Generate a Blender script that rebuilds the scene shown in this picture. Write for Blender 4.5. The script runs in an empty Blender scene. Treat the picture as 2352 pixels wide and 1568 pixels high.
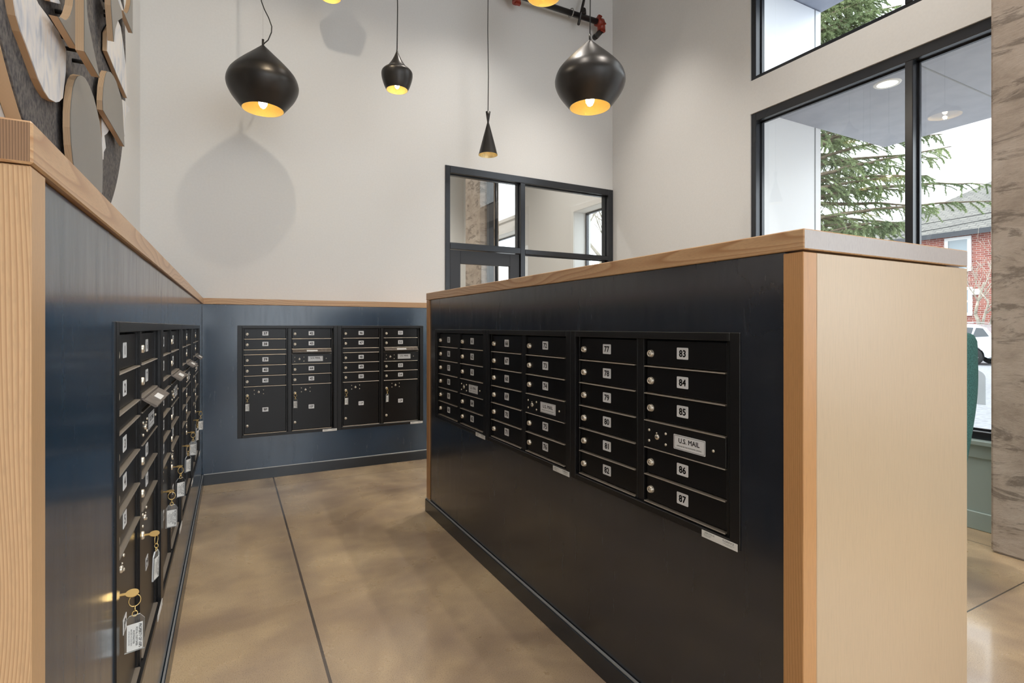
import bpy, bmesh, math, random
from mathutils import Vector, Matrix
sc = bpy.context.scene
PI = math.pi
# ------------------------------------------------------------------ camera, sky, exposure
F, YAW, YH, CX, H = 1215.0, .4843, 750.6, 1170.6, 1.3
CO, SI = math.cos(YAW), math.sin(YAW)
cam_d = bpy.data.cameras.new('camera'); cam = bpy.data.objects.new('camera', cam_d); sc.collection.objects.link(cam)
cam.location = (0, 0, H); cam.rotation_euler = (PI/2, 0, -YAW)
cam_d.sensor_width = 36; cam_d.lens = F/2352*36
cam_d.shift_x = (1176-CX)/2352; cam_d.shift_y = -(784-YH)/2352
cam_d.clip_start = .02; cam_d.clip_end = 300
sc.camera = cam
w = bpy.data.worlds.new('sky'); sc.world = w; w.use_nodes = True
bg = w.node_tree.nodes['Background']; bg.inputs[0].default_value = (.90, .95, 1, 1); bg.inputs[1].default_value = 3.0
sc.view_settings.view_transform = 'Standard'; sc.view_settings.look = 'None'; sc.view_settings.gamma = 1
sc.view_settings.use_curve_mapping = False; sc.view_settings.exposure = 0.32
sc.cycles.use_denoising = True; sc.cycles.max_bounces = 10; sc.cycles.diffuse_bounces = 5
sc.cycles.transparent_max_bounces = 24; sc.cycles.sample_clamp_indirect = 6
WARM = (1, .83, .64)
ZC = 5.8            # ceiling height
XL, XR = -.668, 4.255   # inner faces of the left and right walls
YF = 5.3            # inner face of the far wall
def lamp(kind, name, loc, energy, color=WARM, size=.05, spot=None, blend=.4, rot=(0, 0, 0)):
    d = bpy.data.lights.new(name, kind); d.energy = energy; d.color = color
    if kind in ('POINT', 'SPOT'): d.shadow_soft_size = size
    if spot: d.spot_size = math.radians(spot); d.spot_blend = blend
    o = bpy.data.objects.new(name, d); sc.collection.objects.link(o); o.location = loc; o.rotation_euler = rot
    return o
DOWN = [(3.3, 4.2), (.22, 1.5), (2.2, 4.2), (1.1, 2.5), (2.95, 1.9), (.6, -.6), (2.6, -.4), (.6, -3), (2.6, -3), (3.6, -1.6), (1.7, .6)]  # first follows the right wall scallop, the rest added to brighten the room
for (x, y), e_, sp_ in zip(DOWN, [250, 70, 135, 135, 210]+[125]*6, [66, 90, 82, 82, 96]+[82]*6):
    lamp('SPOT', 'unseen_downlight_spot', (x, y, ZC-.03), e_, (1, .925, .84), .05, sp_, .8)

# ------------------------------------------------------------------ helpers
C = sc.collection
def dirv(px):
    X = (px-CX)/F; return CO-SI*X, CO*X+SI
def on_x(px, py, b):   # a photo pixel taken onto the plane x = b
    da, db = dirv(px); Z = b/db; return Vector((b, da*Z, H+(YH-py)/F*Z))
def on_y(px, py, a):
    da, db = dirv(px); Z = a/da; return Vector((db*Z, a, H+(YH-py)/F*Z))
def on_z(px, py, z):
    da, db = dirv(px); Z = F*(z-H)/(YH-py); return Vector((db*Z, da*Z, z))
def at(px, py, Z):
    da, db = dirv(px); return Vector((db*Z, da*Z, H+(YH-py)/F*Z))

class B:
    def __init__(s): s.bm = bmesh.new(); s.m = 0
    def _new(s, n0):
        for f in s.bm.faces[:]:
            pass
    def box(s, x0, x1, y0, y1, z0, z1, bev=0, m=0, seg=1):
        t = bmesh.new()
        vs = [t.verts.new((x, y, z)) for x in (x0, x1) for y in (y0, y1) for z in (z0, z1)]
        for q in ((0,1,3,2), (4,6,7,5), (0,4,5,1), (2,3,7,6), (0,2,6,4), (1,5,7,3)): t.faces.new([vs[i] for i in q])
        bmesh.ops.recalc_face_normals(t, faces=t.faces)
        if bev: bmesh.ops.bevel(t, geom=t.edges[:], offset=bev, segments=seg, affect='EDGES', clamp_overlap=True)
        return s.join(t, m)
    def join(s, t, m=0, mat=None, smooth=False):
        mp = {}
        for v in t.verts: mp[v] = s.bm.verts.new(mat @ v.co if mat else v.co)
        for f in t.faces:
            try: g = s.bm.faces.new([mp[v] for v in f.verts])
            except ValueError: continue
            g.material_index = m if m is not None else f.material_index
            g.smooth = smooth or f.smooth
        t.free(); return s
    def lathe(s, prof, n=32, m=0, mat=None, cap0=False, cap1=False):
        t = bmesh.new(); R = []
        for (r, z) in prof: R.append([t.verts.new((r*math.cos(2*PI*i/n), r*math.sin(2*PI*i/n), z)) for i in range(n)])
        for a, b in zip(R, R[1:]):
            for i in range(n): t.faces.new((a[i], a[(i+1) % n], b[(i+1) % n], b[i]))
        if cap0: t.faces.new(R[0][::-1])
        if cap1: t.faces.new(R[-1])
        for f in t.faces: f.smooth = len(f.verts) == 4
        return s.join(t, m, mat)
    def cyl(s, p, q, r, n=12, m=0, r2=None):
        p, q = Vector(p), Vector(q); d = q-p; L = d.length
        mat = Matrix.Translation(p) @ d.to_track_quat('Z', 'Y').to_matrix().to_4x4()
        return s.lathe([(r, 0), (r if r2 is None else r2, L)], n, m, mat, True, True)
    def tube(s, pts, r, n=8, m=0, closed=False):
        pts = [Vector(p) for p in pts]; t = bmesh.new(); R = []; N = len(pts); up = None
        for i, p in enumerate(pts):
            if closed: d = pts[(i+1) % N]-pts[i-1]
            else: d = pts[min(i+1, N-1)]-pts[max(i-1, 0)]
            d.normalize()
            if up is None: up = d.orthogonal().normalized()
            up = (up-d*up.dot(d)).normalized(); sd = d.cross(up)
            rr = r[i] if isinstance(r, (list, tuple)) else r
            R.append([t.verts.new(p+up*rr*math.cos(2*PI*k/n)+sd*rr*math.sin(2*PI*k/n)) for k in range(n)])
        prs = list(zip(R, R[1:]))
        if closed: prs.append((R[-1], R[0]))
        for a, b in prs:
            for k in range(n): t.faces.new((a[k], a[(k+1) % n], b[(k+1) % n], b[k])).smooth = True
        if not closed: t.faces.new(R[0][::-1]); t.faces.new(R[-1])
        return s.join(t, m)
    def prism(s, poly, fn, d0, d1, m=0, ms=None, bev=0):   # poly of 2-D points, fn(u,v,d) -> 3-D
        t = bmesh.new(); n = len(poly)
        a = [t.verts.new(fn(u, v, d0)) for u, v in poly]; b = [t.verts.new(fn(u, v, d1)) for u, v in poly]
        f0 = t.faces.new(a); f1 = t.faces.new(b[::-1]); sd = []
        for i in range(n): sd.append(t.faces.new((a[i], b[i], b[(i+1) % n], a[(i+1) % n])))
        bmesh.ops.recalc_face_normals(t, faces=t.faces)
        for f in t.faces: f.material_index = m
        for f in sd: f.material_index = m if ms is None else ms
        tri = [f for f in (f0, f1) if len(f.verts) > 4]
        bmesh.ops.triangulate(t, faces=tri)
        return s.join(t, None)
    def ball(s, c, r, m=0, sub=2, sc_=(1, 1, 1)):
        t = bmesh.new(); bmesh.ops.create_icosphere(t, subdivisions=sub, radius=r)
        for v in t.verts: v.co = Vector((v.co.x*sc_[0], v.co.y*sc_[1], v.co.z*sc_[2]))+Vector(c)
        for f in t.faces: f.smooth = True
        return s.join(t, m)
    def text(s, body, w_, h_, fn, m=1, bold=.012):   # glyphs fitted in a w_ x h_ box centred at 0,0
        key = body
        if key not in TXT:
            cu = bpy.data.curves.new('glyphs', 'FONT'); cu.body = body; cu.size = 1; cu.offset = 0; cu.resolution_u = 3
            to = bpy.data.objects.new('glyphs', cu); me = bpy.data.meshes.new_from_object(to)
            TXT[key] = ([v.co.copy() for v in me.vertices], [tuple(p.vertices) for p in me.polygons])
            bpy.data.objects.remove(to); bpy.data.meshes.remove(me); bpy.data.curves.remove(cu)
        V, P = TXT[key]
        x0, x1 = min(v.x for v in V), max(v.x for v in V); y0, y1 = min(v.y for v in V), max(v.y for v in V)
        kx, ky = w_/(x1-x0), h_/(y1-y0); kx = min(kx, ky)
        q = bold*kx
        for ox, oy in (((-q, 0), (q, 0), (0, q), (0, -q)) if bold else ((0, 0),)):
            nv = [s.bm.verts.new(fn((v.x-(x0+x1)/2)*kx+ox, (v.y-(y0+y1)/2)*ky+oy)) for v in V]
            for p in P:
                try: s.bm.faces.new([nv[i] for i in p]).material_index = m
                except ValueError: pass
        return s
    def mesh(s, name, mats):
        me = bpy.data.meshes.new(name); s.bm.to_mesh(me); s.bm.free()
        for k in (mats if isinstance(mats, (list, tuple)) else [mats]): me.materials.append(k)
        return me
    def build(s, name, mats, parent=None, loc=None, rot=None):
        return put(name, s.mesh(name, mats), parent, loc, rot)
TXT = {}
def put(name, me, parent=None, loc=None, rot=None):
    o = bpy.data.objects.new(name, me); C.objects.link(o)
    if parent: o.parent = parent
    if loc: o.location = loc
    if rot: o.rotation_euler = rot
    return o
def tag(o, label, cat, group=None, kind=None):
    o['label'] = label; o['category'] = cat
    if group: o['group'] = group
    if kind: o['kind'] = kind
    return o
def thing(name, label, cat, loc=(0, 0, 0), rz=0, group=None):
    o = bpy.data.objects.new(name, None); C.objects.link(o); o.location = loc; o.rotation_euler = (0, 0, rz)
    o.empty_display_size = .05
    return tag(o, label, cat, group)
def struct(o): o['kind'] = 'structure'; return o
def copy_tree(o, parent=None):
    c = o.copy(); C.objects.link(c); c.parent = parent
    for ch in list(o.children): copy_tree(ch, c)
    return c
def rrect(w_, h_, r, n=4):
    P = []
    for cx, cy, a0 in ((w_/2-r, h_/2-r, 0), (-w_/2+r, h_/2-r, 90), (-w_/2+r, -h_/2+r, 180), (w_/2-r, -h_/2+r, 270)):
        for i in range(n+1): a = math.radians(a0+90*i/n); P.append((cx+r*math.cos(a), cy+r*math.sin(a)))
    return P

# ------------------------------------------------------------------ materials
def new_mat(name, col=(.5,.5,.5), rough=.5, metal=0, spec=.5, **kw):
    m = bpy.data.materials.new(name); m.use_nodes = True; p = m.node_tree.nodes['Principled BSDF']
    p.inputs['Base Color'].default_value = (*col, 1); p.inputs['Roughness'].default_value = rough
    p.inputs['Metallic'].default_value = metal; p.inputs['Specular IOR Level'].default_value = spec
    for k, v in kw.items():
        n = {'coat': 'Coat Weight', 'coatr': 'Coat Roughness', 'trans': 'Transmission Weight', 'ior': 'IOR', 'emis': 'Emission Strength'}[k]
        p.inputs[n].default_value = v
    return m
def nt(m): return m.node_tree, m.node_tree.nodes['Principled BSDF']
def node(t, kind, **kw):
    n = t.nodes.new(kind)
    for k, v in kw.items():
        if hasattr(n, k): setattr(n, k, v)
        else: n.inputs[k.replace('_', ' ')].default_value = v
    return n
def coords(t, scale=(1, 1, 1), which='Object', loc=(0, 0, 0), rot=(0, 0, 0)):
    tc = t.nodes.new('ShaderNodeTexCoord'); mp = t.nodes.new('ShaderNodeMapping')
    mp.inputs['Scale'].default_value = scale; mp.inputs['Location'].default_value = loc; mp.inputs['Rotation'].default_value = rot
    t.links.new(tc.outputs[which], mp.inputs[0]); return mp.outputs[0]
def ramp(t, fac, stops, interp='LINEAR'):
    r = t.nodes.new('ShaderNodeValToRGB'); r.color_ramp.interpolation = interp; e = r.color_ramp.elements
    while len(e) < len(stops): e.new(.5)
    for q, (p, c) in zip(e, stops): q.position = p; q.color = (*c, 1) if len(c) == 3 else c
    t.links.new(fac, r.inputs[0]); return r.outputs[0]
def bump(t, p, h, strength=.1, dist=.01):
    b = t.nodes.new('ShaderNodeBump'); b.inputs['Strength'].default_value = strength; b.inputs['Distance'].default_value = dist
    t.links.new(h, b.inputs['Height']); t.links.new(b.outputs[0], p.inputs['Normal']); return b
def mix(t, fac, a, b, mode='MIX'):
    n = t.nodes.new('ShaderNodeMix'); n.data_type = 'RGBA'; n.blend_type = mode
    for s_, v in ((n.inputs[0], fac), (n.inputs[6], a), (n.inputs[7], b)):
        if hasattr(v, 'is_linked') or hasattr(v, 'links'): t.links.new(v, s_)
        elif isinstance(v, (int, float)): s_.default_value = v
        else: s_.default_value = (*v, 1)
    return n.outputs[2]
def noisy(name, c0, c1, scale, rough=.6, vec=(1, 1, 1), det=4, bmp=0, metal=0, spec=.5, lo=.35, hi=.65, bd=.01, **kw):
    m = new_mat(name, c0, rough, metal, spec, **kw); t, p = nt(m)
    n = node(t, 'ShaderNodeTexNoise', Scale=scale, Detail=det); t.links.new(coords(t, vec), n.inputs['Vector'])
    t.links.new(ramp(t, n.outputs[0], [(lo, c0), (hi, c1)]), p.inputs['Base Color'])
    if bmp: bump(t, p, n.outputs[0], bmp, bd)
    return m
def wood(name, light, dark, axis, freq=55, rough=.38, dist=2.2, seed=0, curl=1.0, coat=.15):
    # grain runs along axis; rings vary across it
    m = new_mat(name, light, rough, 0, .4, coat=coat, coatr=.25); t, p = nt(m)
    sc_ = [1, 1, 1]; sc_[axis] = .07*curl
    v = coords(t, tuple(sc_), loc=(seed, seed*.7, seed*.3))
    n1 = node(t, 'ShaderNodeTexNoise', Scale=3.2, Detail=2, Distortion=.4); t.links.new(v, n1.inputs['Vector'])
    n2 = node(t, 'ShaderNodeTexNoise', Scale=420, Detail=3); t.links.new(v, n2.inputs['Vector'])
    mul = node(t, 'ShaderNodeMath', operation='MULTIPLY'); mul.inputs[1].default_value = dist*freq*.35; t.links.new(n1.outputs[0], mul.inputs[0])
    sep = t.nodes.new('ShaderNodeSeparateXYZ'); t.links.new(v, sep.inputs[0])
    o = [i for i in (0, 1, 2) if i != axis]
    ad = node(t, 'ShaderNodeMath', operation='ADD'); t.links.new(sep.outputs[o[0]], ad.inputs[0]); t.links.new(sep.outputs[o[1]], ad.inputs[1])
    ma = node(t, 'ShaderNodeMath', operation='MULTIPLY_ADD'); ma.inputs[1].default_value = freq*2.4
    t.links.new(ad.outputs[0], ma.inputs[0]); t.links.new(mul.outputs[0], ma.inputs[2])
    fr = node(t, 'ShaderNodeMath', operation='FRACT'); t.links.new(ma.outputs[0], fr.inputs[0])
    g = ramp(t, fr.outputs[0], [(0, (0, 0, 0)), (.55, (.35,)*3), (.86, (1,)*3), (1, (0, 0, 0))])
    n3 = node(t, 'ShaderNodeTexNoise', Scale=1.4, Detail=2); t.links.new(v, n3.inputs['Vector'])
    base = mix(t, g, light, dark)
    base = mix(t, ramp(t, n2.outputs[0], [(.45, (0, 0, 0)), (.8, (.5,)*3)]), base, tuple(c*.62 for c in light))
    base = mix(t, ramp(t, n3.outputs[0], [(.35, (0, 0, 0)), (.7, (.35,)*3)]), base, tuple(min(1, c*1.25) for c in light))
    t.links.new(base, p.inputs['Base Color']); bump(t, p, g, .015, .001)
    return m
def glass_mat(name, tint=(.98, .995, .99), f0=.04, rough=0):
    m = bpy.data.materials.new(name); m.use_nodes = True; t = m.node_tree; t.nodes.clear()
    out = t.nodes.new('ShaderNodeOutputMaterial'); mx = t.nodes.new('ShaderNodeMixShader'); lw = node(t, 'ShaderNodeLayerWeight', Blend=.5)
    pw = node(t, 'ShaderNodeMath', operation='POWER'); pw.inputs[1].default_value = 5; t.links.new(lw.outputs['Facing'], pw.inputs[0])
    ma = node(t, 'ShaderNodeMath', operation='MULTIPLY_ADD'); ma.inputs[1].default_value = 1-f0; ma.inputs[2].default_value = f0; t.links.new(pw.outputs[0], ma.inputs[0])
    tr = t.nodes.new('ShaderNodeBsdfTransparent'); tr.inputs[0].default_value = (*tint, 1)
    gl = t.nodes.new('ShaderNodeBsdfGlossy'); gl.inputs['Roughness'].default_value = rough
    t.links.new(ma.outputs[0], mx.inputs[0]); t.links.new(tr.outputs[0], mx.inputs[1]); t.links.new(gl.outputs[0], mx.inputs[2])
    t.links.new(mx.outputs[0], out.inputs[0]); return m
def emit(name, col, s):
    m = new_mat(name, col, .5); t, p = nt(m); p.inputs['Emission Color'].default_value = (*col, 1); p.inputs['Emission Strength'].default_value = s; return m

M = {}
M['wall'] = noisy('white_paint', (.765, .765, .755), (.785, .785, .775), 60, .75, bmp=.03)
M['ceil'] = new_mat('ceiling_paint', (.20, .18, .16), .8)
def steel(name, col, rough, axis):
    m = new_mat(name, col, rough, 0, .6, coat=.38, coatr=.12); p0 = m.node_tree.nodes['Principled BSDF']; p0.inputs['Coat IOR'].default_value = 1.55; t, p = nt(m)
    s_ = [9, 9, 9]; s_[2] = 1.2
    n = node(t, 'ShaderNodeTexNoise', Scale=3.0, Detail=6, Roughness=.65); t.links.new(coords(t, tuple(s_)), n.inputs['Vector'])
    n2 = node(t, 'ShaderNodeTexNoise', Scale=2.2, Detail=4); t.links.new(coords(t), n2.inputs['Vector'])
    t.links.new(mix(t, ramp(t, n2.outputs[0], [(.3, (0, 0, 0)), (.7, (1, 1, 1))]), col, tuple(c*1.45 for c in col)), p.inputs['Base Color'])
    t.links.new(ramp(t, n.outputs[0], [(.3, (rough*.75,)*3), (.7, (rough*1.2,)*3)]), p.inputs['Roughness'])
    n3 = node(t, 'ShaderNodeTexNoise', Scale=160, Detail=3); t.links.new(coords(t, (1, 1, .5)), n3.inputs['Vector'])
    bump(t, p, n3.outputs[0], .05, .002); return m
M['steel'] = steel('blue_steel', (.009, .030, .060), .24, 0)
M['steel2'] = steel('steel_floor_reflection', (.016, .019, .026), .24, 0)  # same paint as the blue steel, floor reflection put into its tone
M['bead'] = new_mat('aluminium_bead', (.36, .37, .38), .35, .5)
M['base'] = new_mat('baseboard_black', (.02, .027, .036), .25, 0, .6)
M['black'] = noisy('black_powdercoat', (.0085, .0085, .0095), (.012, .012, .013), 300, .33, bmp=.08, bd=.002, spec=.42)
M['blackdoor'] = noisy('black_door_coat', (.0065, .0065, .0075), (.009, .009, .010), 400, .3, bmp=.06, bd=.001, spec=.35)
M['rail'] = new_mat('ledge_highlight', (.44, .385, .32), .36, .7)  # black ledges coloured bright for the ceiling light they catch
M['hood'] = noisy('hood_metal', (.16, .135, .115), (.24, .205, .175), 40, .42, metal=.6)
M['nickel'] = new_mat('lock_nickel', (.80, .73, .62), .34, .72)
M['keyhole'] = new_mat('keyhole', (.01, .01, .01), .5)
M['plate'] = noisy('number_plate', (.80, .81, .83), (.86, .87, .89), 20, .4)
M['ink'] = new_mat('black_ink', (.012, .012, .014), .5)
M['paper'] = new_mat('label_paper', (.82, .82, .80), .6)
M['brass'] = new_mat('brass', (.95, .70, .30), .3, .9)
M['tagclear'] = glass_mat('clear_acrylic', (.93, .95, .96), .06)
M['tagedge'] = new_mat('acrylic_edge', (.75, .78, .80), .15)
M['wcapA'] = wood('fir_cap', (.60, .375, .20), (.42, .215, .095), 1, 18, .33, 5.5, 3.1, 2.2)
M['wcapX'] = wood('fir_cap_far', (.60, .375, .20), (.42, .215, .095), 0, 18, .35, 5, 1.7, 2.2)
M['wpost'] = wood('fir_post', (.62, .40, .22), (.40, .215, .10), 2, 165, .38, 1.25, .4, 2.0)
M['wpanel'] = wood('fir_panel', (.55, .415, .275), (.44, .305, .185), 2, 150, .36, .8, 2.2, .6, coat=.45)
M['wpostI'] = wood('fir_post_amber', (.56, .30, .125), (.42, .20, .075), 2, 75, .35, 1.2, 1.4, 1.0)
M['wendL'] = wood('fir_end_panel', (.60, .38, .20), (.42, .235, .11), 2, 260, .4, .6, 5, 1.8)
M['capendL'] = wood('fir_cap_end_grain', (.32, .18, .095), (.08, .04, .02), 2, 170, .5, .5, 5, 2.5)
M['capendI'] = wood('fir_cap_end_window_sheen', (.40, .35, .33), (.33, .28, .26), 2, 120, .32, .8, 5, 2.5, coat=.6)  # greyed colour stands in for window light reflected on the cap end
M['mullion'] = new_mat('dark_frame', (.028, .031, .038), .26, .35, .8)
M['doorblk'] = new_mat('door_paint', (.028, .028, .032), .35)
M['glass'] = glass_mat('window_glass')
M['shade'] = noisy('blackened_brass', (.026, .024, .023), (.040, .036, .033), 4, .36, metal=.45, spec=.5)
def gold():
    m = new_mat('hammered_gold', (.90, .77, .46), .34, 1); t, p = nt(m)
    v = node(t, 'ShaderNodeTexVoronoi', Scale=70); t.links.new(coords(t), v.inputs['Vector']); bump(t, p, v.outputs['Distance'], .5, .004); return m
M['gold'] = gold(); M['gold'].node_tree.nodes['Principled BSDF'].inputs['Metallic'].default_value = .9
M['bulb'] = emit('bulb_glow', (1, .86, .62), 24)
M['cord'] = new_mat('black_cord', (.012, .012, .012), .6)
M['pipe'] = new_mat('pipe_black', (.02, .018, .018), .3)
M['red'] = noisy('red_coupling', (.22, .025, .012), (.30, .04, .02), 20, .35)
M['zinc'] = new_mat('zinc_hanger', (.45, .44, .42), .35, .8)
def concrete_floor():
    m = new_mat('polished_concrete', (.36, .3, .24), .3, 0, .5, coat=.6, coatr=.10); t, p = nt(m)
    c_ = coords(t)
    n1 = node(t, 'ShaderNodeTexNoise', Scale=.9, Detail=4, Roughness=.6, Distortion=.6); t.links.new(c_, n1.inputs['Vector'])
    n2 = node(t, 'ShaderNodeTexNoise', Scale=260, Detail=2); t.links.new(c_, n2.inputs['Vector'])
    n3 = node(t, 'ShaderNodeTexNoise', Scale=3.5, Detail=6); t.links.new(c_, n3.inputs['Vector'])
    a = ramp(t, n1.outputs[0], [(.34, (.29, .205, .135)), (.5, (.52, .385, .235)), (.66, (.66, .505, .31))])
    a = mix(t, ramp(t, n3.outputs[0], [(.42, (0, 0, 0)), (.72, (.6,)*3)]), a, (.30, .215, .16))
    a = mix(t, ramp(t, n2.outputs[0], [(.56, (0, 0, 0)), (.68, (.6,)*3)]), a, (.14, .105, .08))
    a = mix(t, ramp(t, n2.outputs[0], [(.30, (.35,)*3), (.40, (0, 0, 0))]), a, (.50, .43, .35))
    sep = t.nodes.new('ShaderNodeSeparateXYZ'); t.links.new(c_, sep.inputs[0]); tot = None
    wob = node(t, 'ShaderNodeTexNoise', Scale=14, Detail=3); t.links.new(c_, wob.inputs['Vector'])
    for ax, q, wd in ((0, .321, .0058), (1, 4.725, .0022), (1, 1.165, .0035), (1, -2.4, .0035), (0, 3.98, .0035)):
        s1 = node(t, 'ShaderNodeMath', operation='SUBTRACT'); t.links.new(sep.outputs[ax], s1.inputs[0]); s1.inputs[1].default_value = q
        s2 = node(t, 'ShaderNodeMath', operation='ABSOLUTE'); t.links.new(s1.outputs[0], s2.inputs[0])
        s3 = node(t, 'ShaderNodeMath', operation='LESS_THAN'); t.links.new(s2.outputs[0], s3.inputs[0]); s3.inputs[1].default_value = wd
        if tot is None: tot = s3.outputs[0]
        else:
            mxn = node(t, 'ShaderNodeMath', operation='MAXIMUM'); t.links.new(tot, mxn.inputs[0]); t.links.new(s3.outputs[0], mxn.inputs[1]); tot = mxn.outputs[0]
    a = mix(t, tot, a, (.07, .055, .042))
    # old stain around the saw cut
    st = node(t, 'ShaderNodeMath', operation='SUBTRACT'); t.links.new(sep.outputs[0], st.inputs[0]); st.inputs[1].default_value = .29
    sa = node(t, 'ShaderNodeMath', operation='ABSOLUTE'); t.links.new(st.outputs[0], sa.inputs[0])
    sm = node(t, 'ShaderNodeMath', operation='MULTIPLY'); t.links.new(ramp(t, sa.outputs[0], [(0, (.75,)*3), (.14, (0, 0, 0))]), sm.inputs[0]); t.links.new(ramp(t, n1.outputs[0], [(.42, (0, 0, 0)), (.6, (1, 1, 1))]), sm.inputs[1])
    a = mix(t, sm.outputs[0], a, (.15, .115, .10))
    t.links.new(a, p.inputs['Base Color'])
    t.links.new(ramp(t, n3.outputs[0], [(.3, (.24,)*3), (.7, (.36,)*3)]), p.inputs['Roughness'])
    bump(t, p, n2.outputs[0], .05, .002); return m
M['floor'] = concrete_floor()
def column_mat():
    m = new_mat('raw_concrete', (.3, .25, .2), .8); t, p = nt(m)
    n1 = node(t, 'ShaderNodeTexNoise', Scale=1.8, Detail=8, Roughness=.72, Distortion=.3); t.links.new(coords(t, (1, 1.2, 1.8)), n1.inputs['Vector'])
    n2 = node(t, 'ShaderNodeTexNoise', Scale=2.6, Detail=9, Roughness=.74, Distortion=.5); t.links.new(coords(t, (1, .9, 3.0)), n2.inputs['Vector'])
    a = ramp(t, n1.outputs[0], [(.3, (.32, .26, .21)), (.5, (.48, .405, .34)), (.7, (.60, .53, .465))])
    a = mix(t, ramp(t, n2.outputs[0], [(.53, (0, 0, 0)), (.60, (.8,)*3), (.68, (.25,)*3)]), a, (.17, .14, .115))
    t.links.new(a, p.inputs['Base Color']); bump(t, p, n2.outputs[0], .35, .02); return m
M['column'] = column_mat()
M['bench'] = new_mat('daylight_tinted_paint', (.35, .46, .455), .45)  # grey-green paint with the bluish daylight tint put into the colour
M['finwhite'] = new_mat('white_cladding', (.92, .93, .95), .4)
M['finjoint'] = new_mat('cladding_joint', (.25, .26, .27), .6)
M['soffit'] = noisy('grey_soffit', (.33, .35, .41), (.37, .39, .45), 6, .6)
M['felt'] = noisy('grey_felt', (.045, .047, .058), (.19, .175, .165), 75, .95, vec=(1, 1, .7), det=6, bmp=.5, bd=.004, lo=.3, hi=.72)
def ply():
    m = new_mat('plywood_edge', (.6, .42, .25), .55); t, p = nt(m)
    wv = node(t, 'ShaderNodeTexWave', Scale=95, Distortion=.6, Detail=2); wv.bands_direction = 'X'; t.links.new(coords(t), wv.inputs['Vector'])
    t.links.new(ramp(t, wv.outputs[0], [(.1, (.42, .27, .16)), (.45, (.58, .40, .24)), (.9, (.66, .475, .30))]), p.inputs['Base Color']); return m
M['ply'] = ply()
M['pgrey'] = noisy('taupe_laminate', (.235, .225, .205), (.255, .245, .225), 3, .35, spec=.4)
def pearl():
    m = new_mat('painted_white', (.8, .8, .8), .4); t, p = nt(m)
    n = node(t, 'ShaderNodeTexNoise', Scale=9, Detail=6, Distortion=1.6); t.links.new(coords(t, (1, 1.5, .6)), n.inputs['Vector'])
    t.links.new(ramp(t, n.outputs[0], [(.3, (.52, .58, .68)), (.48, (.78, .78, .80)), (.6, (.86, .84, .82)), (.75, (.80, .70, .62))]), p.inputs['Base Color']); return m
M['pearl'] = pearl()
M['teal'] = noisy('teal_wool', (.020, .085, .080), (.060, .19, .175), 160, .9, det=3, bmp=.6, bd=.004)
M['needle'] = noisy('cedar_needles', (.10, .155, .065), (.42, .50, .25), 1.3, .6, det=3, lo=.3, hi=.7)
M['bark'] = noisy('bark', (.10, .075, .05), (.2, .16, .11), 8, .9)
M['pbark'] = noisy('pale_bark', (.30, .26, .20), (.5, .45, .38), 8, .9)
def brick():
    m = new_mat('red_brick', (.3, .1, .08), .85); t, p = nt(m)
    b = t.nodes.new('ShaderNodeTexBrick'); b.inputs['Color1'].default_value = (.34, .115, .085, 1); b.inputs['Color2'].default_value = (.24, .075, .06, 1)
    b.inputs['Mortar'].default_value = (.5, .46, .42, 1); b.inputs['Scale'].default_value = 1; b.inputs['Mortar Size'].default_value = .007
    b.inputs['Brick Width'].default_value = .3; b.inputs['Row Height'].default_value = .1
    tc = t.nodes.new('ShaderNodeTexCoord'); sp = t.nodes.new('ShaderNodeSeparateXYZ'); cb = t.nodes.new('ShaderNodeCombineXYZ')
    t.links.new(tc.outputs['Object'], sp.inputs[0]); t.links.new(sp.outputs[1], cb.inputs[0]); t.links.new(sp.outputs[2], cb.inputs[1]); t.links.new(cb.outputs[0], b.inputs['Vector'])
    t.links.new(b.outputs[0], p.inputs['Base Color']); return m
M['brick'] = brick()
def shingle():
    m = new_mat('grey_shingle', (.2, .2, .19), .9); t, p = nt(m)
    b = t.nodes.new('ShaderNodeTexBrick'); b.inputs['Color1'].default_value = (.235, .225, .20, 1); b.inputs['Color2'].default_value = (.17, .165, .15, 1)
    b.inputs['Mortar'].default_value = (.11, .105, .10, 1); b.inputs['Scale'].default_value = 1; b.inputs['Mortar Size'].default_value = .02
    b.inputs['Brick Width'].default_value = .35; b.inputs['Row Height'].default_value = .13
    tc = t.nodes.new('ShaderNodeTexCoord'); sp = t.nodes.new('ShaderNodeSeparateXYZ'); cb = t.nodes.new('ShaderNodeCombineXYZ')
    t.links.new(tc.outputs['Object'], sp.inputs[0]); t.links.new(sp.outputs[1], cb.inputs[0]); t.links.new(sp.outputs[2], cb.inputs[1]); t.links.new(cb.outputs[0], b.inputs['Vector'])
    t.links.new(b.outputs[0], p.inputs['Base Color']); return m
M['shingle'] = shingle()
M['asphalt'] = noisy('asphalt', (.26, .265, .28), (.36, .365, .38), 12, .9)
M['sidewalk'] = noisy('sidewalk', (.70, .70, .71), (.78, .78, .79), 6, .9)
M['gravel'] = noisy('gravel_bed', (.12, .12, .12), (.5, .5, .5), 25, .9)
M['carpaint'] = new_mat('silver_paint', (.62, .65, .70), .25, .5, .6, coat=.6)
M['carglass'] = new_mat('car_glass', (.05, .06, .07), .08, 0, .8)
M['tire'] = new_mat('tire_rubber', (.03, .03, .03), .8)
M['rim'] = new_mat('alloy', (.6, .61, .63), .3, .8)
M['white'] = new_mat('white_trim', (.8, .8, .79), .5)
M['hpane'] = new_mat('house_glass', (.25, .3, .33), .08, 0, .9)

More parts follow.
